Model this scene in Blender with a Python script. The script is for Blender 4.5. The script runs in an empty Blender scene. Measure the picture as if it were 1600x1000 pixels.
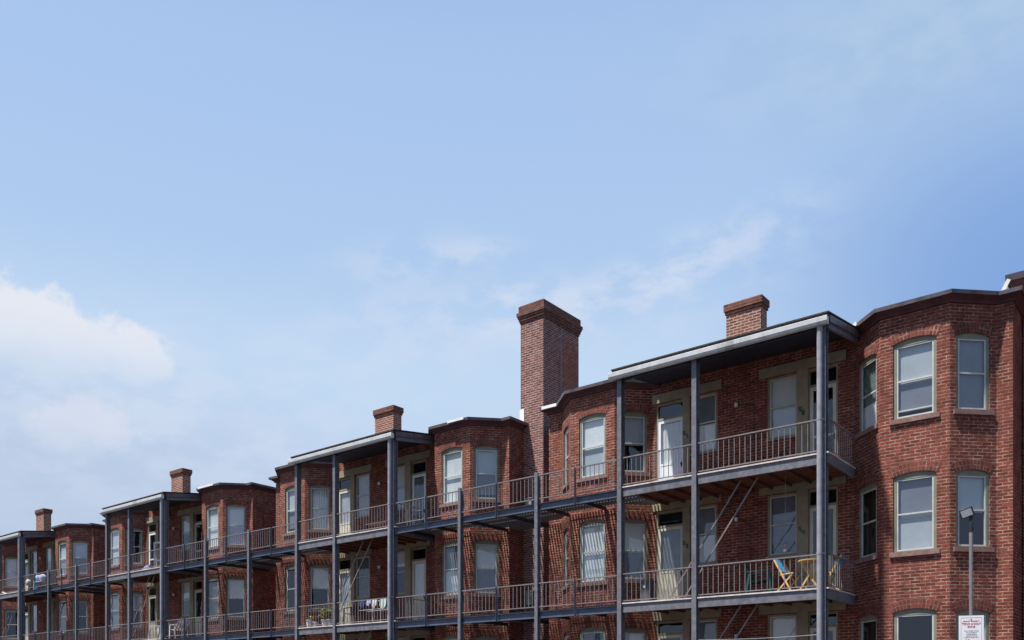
import bpy, math, random
from mathutils import Vector
random.seed(7)
S = bpy.context.scene
COL = S.collection
R = math.radians

# ------------------------------------------------------------------ camera
FPX, XV, HY, ZC = 1375.0, -920.0, 1088.0, 1.6      # focal length in px of a 1600 px wide picture, left vanishing point, horizon
ang = math.atan2(800 - XV, FPX)
DX, DY = -math.cos(ang), math.sin(ang)
cd = bpy.data.cameras.new('camera'); cam = bpy.data.objects.new('camera', cd); COL.objects.link(cam)
cd.sensor_width = 36; cd.lens = FPX / 1600 * 36; cd.shift_y = (HY - 500) / 1600
cd.clip_end = 3000; cam.location = (0, 0, ZC)
cam.rotation_euler = (R(90), 0, math.atan2(-DX, DY))
S.camera = cam

# ------------------------------------------------------------------ light
SUN = Vector((-0.2, -0.37, 1.0)).normalized()      # towards the sun
sl = bpy.data.lights.new('sun', 'SUN'); sl.energy = 4.9; sl.angle = R(1.8); sl.color = (1.0, 0.95, 0.88)
so = bpy.data.objects.new('sun', sl); COL.objects.link(so); so.rotation_euler = (-SUN).to_track_quat('-Z', 'Y').to_euler()
S.view_settings.view_transform = 'Standard'; S.view_settings.look = 'None'
EXPO = 0.7
S.view_settings.exposure = EXPO; S.view_settings.gamma = 1.0

W = bpy.data.worlds.new('World'); S.world = W; W.use_nodes = True
nt = W.node_tree; nt.nodes.clear()
def N(tree, typ, **kw):
    n = tree.nodes.new(typ)
    for k, v in kw.items():
        if k == 'inp':
            for i, val in v.items(): n.inputs[i].default_value = val
        else: setattr(n, k, v)
    return n
def mth(tree, op, a, b=None, c=None, clamp=False):
    n = tree.nodes.new('ShaderNodeMath'); n.operation = op; n.use_clamp = clamp
    for i, v in enumerate((a, b, c)):
        if v is None: continue
        if isinstance(v, (int, float)): n.inputs[i].default_value = v
        else: tree.links.new(v, n.inputs[i])
    return n.outputs[0]
def mixc(tree, fac, a, b, blend='MIX'):
    n = tree.nodes.new('ShaderNodeMix'); n.data_type = 'RGBA'; n.blend_type = blend
    for i, v in ((0, fac), (6, a), (7, b)):
        if isinstance(v, (int, float)): n.inputs[i].default_value = v
        elif isinstance(v, tuple): n.inputs[i].default_value = v if len(v) == 4 else (*v, 1)
        else: tree.links.new(v, n.inputs[i])
    return n.outputs[2]
def mrange(tree, v, a, b, c=0.0, d=1.0, smooth=True):
    n = tree.nodes.new('ShaderNodeMapRange'); n.interpolation_type = 'SMOOTHSTEP' if smooth else 'LINEAR'
    tree.links.new(v, n.inputs[0])
    for i, x in zip((1, 2, 3, 4), (a, b, c, d)): n.inputs[i].default_value = x
    return n.outputs[0]
WS = 0.10
sky = N(nt, 'ShaderNodeTexSky', sky_type='NISHITA'); sky.sun_disc = False
sky.sun_elevation = math.asin(SUN.z); sky.sun_rotation = math.atan2(SUN.x, SUN.y) % (2 * math.pi)
sky.air_density = 1.0; sky.dust_density = 1.5; sky.ozone_density = 1.2; sky.altitude = 50
tc = N(nt, 'ShaderNodeTexCoord'); sep = N(nt, 'ShaderNodeSeparateXYZ'); nt.links.new(tc.outputs['Generated'], sep.inputs[0])
X_, Y_, Z_ = sep.outputs
az = mth(nt, 'ARCTAN2', X_, Y_)
hor = mth(nt, 'SQRT', mth(nt, 'ADD', mth(nt, 'MULTIPLY', X_, X_), mth(nt, 'MULTIPLY', Y_, Y_)))
el = mth(nt, 'ARCTAN2', Z_, hor)
def dirof(px, py):
    u = (px - 800) / FPX; v = (HY - py) / FPX
    return math.atan2(DX, DY) + math.atan(u), math.atan(v / math.sqrt(1 + u * u))
cmb = N(nt, 'ShaderNodeCombineXYZ'); nt.links.new(az, cmb.inputs[0]); nt.links.new(el, cmb.inputs[1])
def noise(tree, vec, scale, detail=5, rough=0.55, stretch=None, dist=0.0):
    if stretch:
        m = N(tree, 'ShaderNodeMapping'); m.inputs['Scale'].default_value = stretch[0]; m.inputs['Rotation'].default_value = stretch[1]
        tree.links.new(vec, m.inputs[0]); vec = m.outputs[0]
    n = N(tree, 'ShaderNodeTexNoise'); n.inputs['Scale'].default_value = scale; n.inputs['Detail'].default_value = detail
    n.inputs['Roughness'].default_value = rough; n.inputs['Distortion'].default_value = dist
    tree.links.new(vec, n.inputs['Vector']); return n.outputs[0]
n1 = noise(nt, cmb.outputs[0], 17, 9, 0.6)
n2 = noise(nt, cmb.outputs[0], 16, 7, 0.6, ((1, 1.9, 1), (0, 0, R(-18))))
def ell(px, py, rx, ry, amp, rot=0, soft=0.55):
    """soft ellipse of cloud, centred on a compass bearing and height"""
    a0, e0 = dirof(px, py); k = 1 / FPX
    da = mth(nt, 'SUBTRACT', az, a0); de = mth(nt, 'SUBTRACT', el, e0)
    c, s = math.cos(R(rot)), math.sin(R(rot))
    p = mth(nt, 'ADD', mth(nt, 'MULTIPLY', da, c), mth(nt, 'MULTIPLY', de, s))
    q = mth(nt, 'SUBTRACT', mth(nt, 'MULTIPLY', de, c), mth(nt, 'MULTIPLY', da, s))
    p = mth(nt, 'DIVIDE', p, rx * k); q = mth(nt, 'DIVIDE', q, ry * k)
    d = mth(nt, 'SQRT', mth(nt, 'ADD', mth(nt, 'MULTIPLY', p, p), mth(nt, 'MULTIPLY', q, q)))
    return mrange(nt, d, 1 + soft, 1 - soft, 0, amp)
def add(*v):
    r = v[0]
    for x in v[1:]: r = mth(nt, 'ADD', r, x)
    return r
# heaped clouds on the left
cum = mth(nt, 'MAXIMUM', ell(48, 534, 128, 74, 1.05, -10, 0.95), ell(190, 552, 66, 50, 1.05, -4, 0.95))
cum2 = ell(132, 668, 78, 54, 0.9, 0, 0.95)
def puff(v, a, b): return mrange(nt, mth(nt, 'ADD', v, mth(nt, 'MULTIPLY', mth(nt, 'SUBTRACT', n1, 0.5), 1.5)), a, b)
cumf = mth(nt, 'MAXIMUM', 0.0, mth(nt, 'MULTIPLY', puff(cum, 0.44, 0.68), mrange(nt, el, R(16.2), R(21.4), 0.0, 1.0)))
cumg = mth(nt, 'MULTIPLY', puff(cum2, 0.42, 0.80), mrange(nt, el, R(12.8), R(16.2), 0.0, 0.75))
# thin veils
veil = add(ell(300, 690, 420, 130, 0.55, -5, 0.9), ell(1060, 415, 190, 34, 0.62, 17, 0.8), ell(1000, 480, 230, 45, 0.45, 12, 0.9),
           ell(640, 505, 160, 55, 0.5, 8, 0.9), ell(640, 400, 110, 26, 0.48, 8, 0.8), ell(760, 398, 55, 18, 0.5, 0, 0.8), ell(760, 490, 70, 26, 0.5, 8, 0.8),
           ell(850, 470, 70, 40, 0.5, 0, 0.8), ell(150, 600, 200, 60, 0.3, 0, 0.9), ell(1430, 60, 300, 60, 0.22, 0, 0.9))
veilf = mth(nt, 'MULTIPLY', veil, mrange(nt, n2, 0.38, 0.62), clamp=True)
k = 1 / WS
def lin(r, g, b): return tuple((((v / 255 + 0.055) / 1.055) ** 2.4) * k / 2 ** EXPO for v in (r, g, b)) + (1,)
rp = N(nt, 'ShaderNodeValToRGB'); cr = rp.color_ramp; cr.interpolation = 'EASE'
k1, k = k, 1
for i_, (e_, c_) in enumerate(((2, (206, 217, 236)), (12, (196, 213, 238)), (19.5, (197, 220, 245)), (27, (177, 205, 241)), (34, (171, 200, 240)), (45, (150, 185, 232)))):
    el_ = cr.elements[i_] if i_ < 2 else cr.elements.new(e_ / 90)
    el_.position = e_ / 90; el_.color = lin(*c_)
k = k1
nt.links.new(mth(nt, 'DIVIDE', el, math.pi / 2), rp.inputs[0])
rc = N(nt, 'ShaderNodeVectorMath', operation='SCALE'); nt.links.new(rp.outputs[0], rc.inputs[0]); rc.inputs[3].default_value = k
skc = mixc(nt, mrange(nt, el, R(62), R(44), 0, 0.92), sky.outputs[0], rc.outputs[0])
skc = mixc(nt, ell(1650, 440, 290, 190, 0.95, 0, 0.85), skc, lin(128, 165, 220))
skc = mixc(nt, ell(1480, 30, 330, 90, 0.5, 0, 0.9), skc, lin(166, 193, 220))
skc = mixc(nt, ell(-20, 820, 420, 170, 0.8, 0, 0.85), skc, lin(184, 200, 226))
skc = mixc(nt, mth(nt, 'MULTIPLY', veilf, 0.75), skc, lin(212, 223, 241))
shade = noise(nt, cmb.outputs[0], 9, 5, 0.55)
lowc = mth(nt, 'SUBTRACT', mrange(nt, el, R(16.5), R(20.0), 0.2, 1.1), mrange(nt, shade, 0.35, 0.65, 0.35, 0.0))
cumc = mixc(nt, lowc, lin(196, 211, 235), lin(232, 235, 243))
skc = mixc(nt, cumg, skc, lin(219, 225, 239))
skc = mixc(nt, mth(nt, 'MULTIPLY', cumf, 0.88), skc, cumc)
daz = mth(nt, 'ABSOLUTE', mth(nt, 'SUBTRACT', mth(nt, 'WRAP', mth(nt, 'SUBTRACT', az, math.atan2(DX, DY)), math.pi, -math.pi), 0.0))
clear = mixc(nt, mrange(nt, daz, R(50), R(95)), (1.0, 1.0, 1.0), (0.60, 0.63, 0.70))      # unseen side of the sky dimmed and made bluer to lower the ambient light
skc = mixc(nt, 1.0, skc, clear, 'MULTIPLY')
bg = N(nt, 'ShaderNodeBackground'); bg.inputs[1].default_value = WS
nt.links.new(skc, bg.inputs[0]); wo = N(nt, 'ShaderNodeOutputWorld'); nt.links.new(bg.outputs[0], wo.inputs[0])

# ------------------------------------------------------------------ materials
MATS = {}
def newmat(name):
    m = bpy.data.materials.new(name); m.use_nodes = True; t = m.node_tree
    b = t.nodes['Principled BSDF']; MATS[name] = m; return m, t, b
def plain(name, col, rough=0.6, var=0.25, scale=6.0, metal=0.0, bump=0.0, dirt=None, spec=0.4):
    m, t, b = newmat(name)
    g = N(t, 'ShaderNodeNewGeometry')
    n = noise(t, g.outputs['Position'], scale, 6, 0.65)
    f = mrange(t, n, 0.3, 0.7)
    c0 = tuple(x * (1 - var) for x in col); c1 = tuple(min(1, x * (1 + var)) for x in col)
    c = mixc(t, f, c0, c1)
    if dirt:
        n3 = noise(t, g.outputs['Position'], 2.2, 6, 0.7, ((1, 1, 0.25), (0, 0, 0)))
        c = mixc(t, mrange(t, n3, 0.52, 0.72, 0, 0.75), c, dirt)
    t.links.new(c, b.inputs['Base Color']); b.inputs['Roughness'].default_value = rough; b.inputs['Metallic'].default_value = metal
    b.inputs['Specular IOR Level'].default_value = spec
    if bump:
        bp = N(t, 'ShaderNodeBump'); bp.inputs['Strength'].default_value = bump; bp.inputs['Distance'].default_value = 0.01
        t.links.new(n, bp.inputs['Height']); t.links.new(bp.outputs[0], b.inputs['Normal'])
    return m
def brick(name, c1, c2, ml, md, bw=0.215, rh=0.0752, off=0.5, mort=0.013, soot=0.5, patch=0.0, light=0.5, worn=0.0):
    m, t, b = newmat(name)
    uv = N(t, 'ShaderNodeUVMap'); g = N(t, 'ShaderNodeNewGeometry')
    jit = N(t, 'ShaderNodeTexNoise'); jit.inputs['Scale'].default_value = 9; t.links.new(uv.outputs[0], jit.inputs['Vector'])
    va = N(t, 'ShaderNodeVectorMath', operation='MULTIPLY_ADD'); t.links.new(jit.outputs['Color'], va.inputs[0])
    va.inputs[1].default_value = (0.010, 0.007, 0); t.links.new(uv.outputs[0], va.inputs[2])
    big = noise(t, g.outputs['Position'], 0.9, 5, 0.6); mid = noise(t, g.outputs['Position'], 5.0, 8, 0.75)
    fine = noise(t, g.outputs['Position'], 38, 3, 0.6)
    ca = mixc(t, mrange(t, mid, 0.35, 0.68), c1, tuple(x * 1.25 for x in c1))
    cb = mixc(t, mrange(t, big, 0.35, 0.65), c2, tuple(x * 0.7 for x in c2))
    mo = mixc(t, mrange(t, mid, 0.60 - 0.25 * light, 0.82 - 0.25 * light), md, ml)
    bt = N(t, 'ShaderNodeTexBrick'); bt.offset = off; bt.offset_frequency = 2; bt.squash = 1
    for k_, v_ in (('Scale', 1.0), ('Mortar Size', mort), ('Mortar Smooth', 0.25), ('Bias', -0.1), ('Brick Width', bw), ('Row Height', rh)):
        bt.inputs[k_].default_value = v_
    t.links.new(va.outputs[0], bt.inputs['Vector']); t.links.new(ca, bt.inputs['Color1']); t.links.new(cb, bt.inputs['Color2']); t.links.new(mo, bt.inputs['Mortar'])
    c = mixc(t, 1.0, bt.outputs['Color'], mixc(t, fine, (0.7, 0.7, 0.7), (1.25, 1.25, 1.25)), 'MULTIPLY')
    st = noise(t, g.outputs['Position'], 0.55, 6, 0.7, ((1, 1, 0.5), (0, 0, 0)))
    c = mixc(t, mrange(t, st, 0.45, 0.75, 0, soot), c, (0.045, 0.018, 0.018))
    if worn:
        ef = noise(t, g.outputs['Position'], 1.7, 7, 0.8)
        c = mixc(t, mrange(t, ef, 0.60, 0.74, 0, worn * 0.7), c, (0.36, 0.19, 0.15))
        st2 = noise(t, g.outputs['Position'], 5.5, 4, 0.6, ((1, 1, 0.07), (0, 0, 0)))
        c = mixc(t, mrange(t, st2, 0.58, 0.76, 0, 0.55), c, (0.05, 0.022, 0.02))
    if patch:
        vd_ = N(t, 'ShaderNodeVectorMath', operation='DISTANCE'); t.links.new(g.outputs['Position'], vd_.inputs[0]); vd_.inputs[1].default_value = (-16.8, 24.3, 12.4)
        pf = mth(t, 'ADD', vd_.outputs['Value'], mth(t, 'MULTIPLY', mid, 2.2))
        c = mixc(t, mrange(t, pf, 2.4, 1.5, 0, patch * 0.7), c, (0.29, 0.08, 0.045))
    t.links.new(c, b.inputs['Base Color']); b.inputs['Roughness'].default_value = 0.9; b.inputs['Specular IOR Level'].default_value = 0.2
    h = mth(t, 'SUBTRACT', mth(t, 'MULTIPLY', fine, 0.35), bt.outputs['Fac'])
    bp = N(t, 'ShaderNodeBump'); bp.inputs['Strength'].default_value = 0.8; bp.inputs['Distance'].default_value = 0.012
    t.links.new(h, bp.inputs['Height']); t.links.new(bp.outputs[0], b.inputs['Normal'])
    return m
def glass(name, tint, lo=0.0, hi=2.0):
    m, t, b = newmat(name); t.nodes.remove(b)
    out = t.nodes['Material Output']
    tr = N(t, 'ShaderNodeBsdfTransparent'); tr.inputs[0].default_value = (*tint, 1)
    gl = N(t, 'ShaderNodeBsdfGlossy'); gl.inputs['Roughness'].default_value = 0.03; gl.inputs[0].default_value = (0.9, 0.95, 1, 1)
    g = N(t, 'ShaderNodeNewGeometry')
    nn = noise(t, g.outputs['Position'], 1.6, 2, 0.5); bp = N(t, 'ShaderNodeBump'); bp.inputs['Strength'].default_value = 0.25; bp.inputs['Distance'].default_value = 0.02
    t.links.new(nn, bp.inputs['Height']); t.links.new(bp.outputs[0], gl.inputs['Normal'])
    lw = N(t, 'ShaderNodeLayerWeight'); lw.inputs[0].default_value = 0.5
    f = mth(t, 'MULTIPLY', mth(t, 'MULTIPLY_ADD', mth(t, 'POWER', lw.outputs['Facing'], 5), 0.95, 0.05), hi, clamp=True)
    mx = N(t, 'ShaderNodeMixShader'); t.links.new(f, mx.inputs[0]); t.links.new(tr.outputs[0], mx.inputs[1]); t.links.new(gl.outputs[0], mx.inputs[2])
    t.links.new(mx.outputs[0], out.inputs[0]); return m

brick('brick', (0.226, 0.057, 0.040), (0.140, 0.037, 0.030), (0.47, 0.31, 0.235), (0.20, 0.11, 0.085), mort=0.012, light=0.75, soot=0.4, worn=0.5)
brick('brick_arch', (0.22, 0.055, 0.040), (0.135, 0.036, 0.030), (0.43, 0.28, 0.22), (0.19, 0.10, 0.08), bw=0.112, rh=0.075, off=0.0)
brick('brick_chimney', (0.22, 0.085, 0.070), (0.12, 0.048, 0.045), (0.44, 0.33, 0.30), (0.27, 0.18, 0.16), mort=0.015, soot=0.55, patch=0.8, light=0.9)
brick('brick_small_chimney', (0.25, 0.082, 0.058), (0.15, 0.05, 0.04), (0.48, 0.35, 0.29), (0.34, 0.23, 0.18), mort=0.018, soot=0.35, light=0.9)
brick('brick_cap', (0.20, 0.078, 0.064), (0.12, 0.050, 0.045), (0.30, 0.22, 0.20), (0.14, 0.09, 0.08), soot=0.4)
brick('brick_small_cap', (0.21, 0.072, 0.055), (0.13, 0.047, 0.04), (0.36, 0.25, 0.2), (0.18, 0.11, 0.09), soot=0.4)
plain('paint', (0.15, 0.152, 0.178), 0.5, 0.25, 9, dirt=(0.085, 0.07, 0.075))
plain('paint_lit', (0.29, 0.295, 0.335), 0.45, 0.15, 5, dirt=(0.17, 0.15, 0.17))  # same steel paint, the sunlit look of the downspout put into the colour
plain('paint_shaded', (0.085, 0.105, 0.155), 0.5, 0.2, 5, dirt=(0.12, 0.10, 0.11))  # same steel paint, bluish shade on walkway beams and posts put into the colour
plain('rail_metal', (0.20, 0.18, 0.19), 0.55, 0.2, 8, dirt=(0.25, 0.16, 0.13))
plain('nosing', (0.62, 0.56, 0.52), 0.7, 0.2, 8, dirt=(0.3, 0.24, 0.2))
plain('deck_wood', (0.16, 0.06, 0.038), 0.8, 0.3, 4)
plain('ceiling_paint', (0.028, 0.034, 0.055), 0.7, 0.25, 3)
plain('gutter', (0.58, 0.60, 0.61), 0.45, 0.1, 3, dirt=(0.30, 0.28, 0.27))
plain('shingle', (0.055, 0.047, 0.045), 0.95, 0.4, 20, bump=0.4)
plain('coping', (0.115, 0.10, 0.115), 0.45, 0.35, 3, dirt=(0.24, 0.14, 0.11))
plain('soffit', (0.085, 0.03, 0.034), 0.7, 0.25, 4)
plain('flashing', (0.80, 0.78, 0.76), 0.5, 0.1, 4)
plain('sill_stone', (0.23, 0.14, 0.125), 0.85, 0.25, 8, bump=0.3)
plain('sage', (0.215, 0.215, 0.165), 0.6, 0.12, 5, dirt=(0.20, 0.19, 0.14))
plain('khaki', (0.29, 0.255, 0.18), 0.65, 0.15, 4, dirt=(0.19, 0.16, 0.11))
plain('storm', (0.52, 0.53, 0.52), 0.4, 0.1, 5)
plain('white_door', (0.78, 0.82, 0.88), 0.4, 0.06, 3)
plain('cream_door', (0.62, 0.60, 0.48), 0.5, 0.08, 3)
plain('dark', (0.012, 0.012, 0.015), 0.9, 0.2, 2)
plain('blind_mid', (0.46, 0.50, 0.53), 0.8, 0.06, 2)
plain('blind_low', (0.20, 0.215, 0.26), 0.8, 0.1, 2)
plain('blind_white', (0.74, 0.77, 0.77), 0.8, 0.06, 2)
plain('blind_grey', (0.50, 0.52, 0.58), 0.8, 0.1, 2)
plain('blind_dim', (0.20, 0.22, 0.25), 0.8, 0.15, 2)
plain('curtain_green', (0.16, 0.20, 0.19), 0.8, 0.3, 7)
plain('black_metal', (0.02, 0.022, 0.026), 0.5, 0.2, 6)
plain('handle', (0.06, 0.05, 0.04), 0.3, 0.1, 6, metal=0.6)
plain('asphalt', (0.05, 0.05, 0.052), 0.9, 0.3, 0.8, bump=0.2)
plain('plain_grey', (0.25, 0.26, 0.28), 0.5, 0.15, 5)
plain('grey_dark', (0.10, 0.105, 0.115), 0.5, 0.15, 5)
plain('wood_yellow', (0.62, 0.40, 0.15), 0.6, 0.2, 9)
plain('canvas_blue', (0.06, 0.30, 0.52), 0.8, 0.35, 14)
plain('plastic_green', (0.02, 0.085, 0.075), 0.4, 0.2, 5)
plain('bright_green', (0.01, 0.28, 0.11), 0.4, 0.2, 5)
plain('plastic_white', (0.72, 0.73, 0.76), 0.4, 0.06, 5)
plain('cloth_mint', (0.42, 0.55, 0.50), 0.9, 0.15, 5)
plain('cloth_pale', (0.55, 0.52, 0.50), 0.9, 0.15, 5)
plain('cloth_navy', (0.03, 0.05, 0.16), 0.9, 0.2, 5)
plain('cloth_lilac', (0.42, 0.44, 0.68), 0.9, 0.2, 5)
plain('leaf', (0.10, 0.17, 0.035), 0.6, 0.5, 30)
plain('leaf_yellow', (0.42, 0.36, 0.05), 0.6, 0.4, 30)
plain('stem', (0.12, 0.09, 0.05), 0.8, 0.3, 20)
plain('sign_white', (0.80, 0.80, 0.82), 0.4, 0.04, 6)
plain('sign_red', (0.50, 0.03, 0.06), 0.5, 0.05, 6)
plain('sign_grey', (0.25, 0.25, 0.28), 0.5, 0.05, 6)
plain('pole', (0.20, 0.18, 0.19), 0.5, 0.15, 9)
plain('lamp_panel', (0.55, 0.55, 0.53), 0.3, 0.1, 60)
plain('red_pink', (0.5, 0.1, 0.12), 0.6, 0.2, 5)
plain('trim_board', (0.055, 0.06, 0.085), 0.6, 0.2, 4)
glass('glass', (0.93, 0.96, 0.97)); 

# ------------------------------------------------------------------ mesh builder
class MB:
    def __init__(s): s.v = []; s.f = []; s.uv = []; s.m = []
    def face(s, pts, mat=0, uv=None):
        i = len(s.v); s.v += [tuple(p) for p in pts]; s.f.append(tuple(range(i, i + len(pts)))); s.m.append(mat)
        if uv is None:
            a, b, c = Vector(pts[0]), Vector(pts[1]), Vector(pts[2]); n = (b - a).cross(c - a)
            if n.length < 1e-12 and len(pts) > 3: n = (c - a).cross(Vector(pts[3]) - a)
            if n.length > 0: n.normalize()
            if abs(n.z) > 0.7: uv = [(p[0], p[1]) for p in pts]
            else:
                h = Vector((-n.y, n.x)); h = h.normalized() if h.length > 0 else Vector((1, 0))
                uv = [(p[0] * h.x + p[1] * h.y, p[2]) for p in pts]
        s.uv.append(uv)
    def hexa(s, c, mat=0):
        # c: 8 corners, bottom ccw (seen from above) 0-3, top 4-7
        for q in ((3, 2, 1, 0), (4, 5, 6, 7), (0, 1, 5, 4), (1, 2, 6, 5), (2, 3, 7, 6), (3, 0, 4, 7)):
            s.face([c[i] for i in q], mat)
    def box(s, x0, x1, y0, y1, z0, z1, mat=0):
        x0, x1 = sorted((x0, x1)); y0, y1 = sorted((y0, y1)); z0, z1 = sorted((z0, z1))
        s.hexa([(x0, y0, z0), (x1, y0, z0), (x1, y1, z0), (x0, y1, z0), (x0, y0, z1), (x1, y0, z1), (x1, y1, z1), (x0, y1, z1)], mat)
    def bar(s, p, q, w, h, mat=0, up=(0, 0, 1)):
        p, q = Vector(p), Vector(q); d = (q - p).normalized(); u = Vector(up)
        if abs(d.dot(u)) > 0.98: u = Vector((0, 1, 0))
        a = d.cross(u).normalized() * (w / 2); b = a.cross(d).normalized() * (h / 2)
        s.hexa([p - a - b, p + a - b, q + a - b, q - a - b, p - a + b, p + a + b, q + a + b, q - a + b], mat)
    def cyl(s, p, q, r, n=10, mat=0, r2=None, caps=True):
        p, q = Vector(p), Vector(q); d = (q - p).normalized(); u = Vector((0, 0, 1)) if abs(d.z) < 0.9 else Vector((1, 0, 0))
        a = d.cross(u).normalized(); b = d.cross(a); r2 = r if r2 is None else r2
        P = [p + (a * math.cos(2 * math.pi * i / n) + b * math.sin(2 * math.pi * i / n)) * r for i in range(n)]
        Q = [q + (a * math.cos(2 * math.pi * i / n) + b * math.sin(2 * math.pi * i / n)) * r2 for i in range(n)]
        for i in range(n): j = (i + 1) % n; s.face([P[j], P[i], Q[i], Q[j]], mat)
        if caps: s.face(P, mat); s.face(Q[::-1], mat)
    def tube(s, pts, r, n=6, mat=0):
        for a, b in zip(pts, pts[1:]): s.cyl(a, b, r, n, mat)
    def build(s, name, mats, parent=None, smooth=False):
        if isinstance(mats, str): mats = [mats]
        off = Vector(parent_world(parent)) if parent else Vector((0, 0, 0))
        loc = Vector((0, 0, 0))
        if parent is None:
            xs = [p[0] for p in s.v]; ys = [p[1] for p in s.v]; zs = [p[2] for p in s.v]
            loc = Vector(((min(xs) + max(xs)) / 2, (min(ys) + max(ys)) / 2, min(zs))); off = loc
        me = bpy.data.meshes.new(name)
        me.from_pydata([(p[0] - off.x, p[1] - off.y, p[2] - off.z) for p in s.v], [], s.f)
        uvl = me.uv_layers.new(name='UVMap'); flat = []
        for u in s.uv:
            for q in u: flat += [q[0], q[1]]
        uvl.data.foreach_set('uv', flat)
        for m in mats: me.materials.append(MATS[m])
        me.polygons.foreach_set('material_index', s.m)
        if smooth: me.polygons.foreach_set('use_smooth', [True] * len(s.f))
        o = bpy.data.objects.new(name, me); COL.objects.link(o); o.location = loc
        if parent: o.parent = parent
        return o
def parent_world(o):
    l = Vector((0, 0, 0))
    while o: l = l + o.location; o = o.parent
    return l
def tag(o, label, cat, group=None):
    o['label'] = label; o['category'] = cat
    if group: o['group'] = group
    return o
def thing(name, loc, label, cat, group=None):
    o = bpy.data.objects.new(name, None); o.empty_display_size = 0.3; COL.objects.link(o); o.location = loc
    return tag(o, label, cat, group)

# ------------------------------------------------------------------ geometry of the row, metres (x along the row, y into the houses)
PITCH = 13.71
Y0, YF, YW, YB = 19.65, 21.10, 21.88, 32.0
FL = (1.01, 4.02, 7.03)                  # the three decks
DZ = (-6.10, -3.02, 0.0)                 # how far each storey's openings lie below the top ones
def layout(i):
    o = -PITCH * i
    if i == 0: fr0, fr1, rc0, rc1, re = -6.01, -4.56, -6.85, -3.78, -3.46
    else: fr0, fr1, rc0, rc1, re = -6.42, -4.88, -7.20, -4.15, -3.90
    L = dict(le=-16.03, lc0=-15.55, fl0=-14.68, fl1=-13.18, lc1=-12.42, rc0=rc0, fr0=fr0, fr1=fr1, rc1=rc1, re=re)
    L = {k_: v_ + o for k_, v_ in L.items()}; L['o'] = o; L['sh'] = 0 if i == 0 else -0.33
    return L

# ------------------------------------------------------------------ ground
g = MB(); n_ = 24; ext = 900
for a in range(n_):
    for b in range(n_):
        x0, x1 = -ext + 2 * ext * a / n_, -ext + 2 * ext * (a + 1) / n_; y0, y1 = -ext + 2 * ext * b / n_, -ext + 2 * ext * (b + 1) / n_
        g.face([(x0, y0, 0), (x1, y0, 0), (x1, y1, 0), (x0, y1, 0)])
go = g.build('ground', 'asphalt'); go['kind'] = 'structure'

# ------------------------------------------------------------------ walls with openings
class Frame:
    """a vertical wall panel from P0 to P1 (left to right seen from outside)"""
    def __init__(s, P0, P1):
        s.P0 = Vector(P0); s.P1 = Vector(P1); s.L = (s.P1 - s.P0).length; s.t = (s.P1 - s.P0) / s.L; s.n = Vector((s.t.y, -s.t.x))
    def p(s, a, d, z):
        q = s.P0 + s.t * a + s.n * d; return (q.x, q.y, z)
    def box(s, mb, a0, a1, d0, d1, z0, z1, mat=0):
        # d0 outer (towards the street), d1 inner
        mb.hexa([s.p(a0, d0, z0), s.p(a1, d0, z0), s.p(a1, d1, z0), s.p(a0, d1, z0), s.p(a0, d0, z1), s.p(a1, d0, z1), s.p(a1, d1, z1), s.p(a0, d1, z1)], mat)
NA = 8
def arch(a0, a1, zp, rise, i, n=NA):
    x = i / n * 2 - 1; return a0 + (a1 - a0) * i / n, zp + rise * (1 - x * x)
DEP = 0.12
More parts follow.
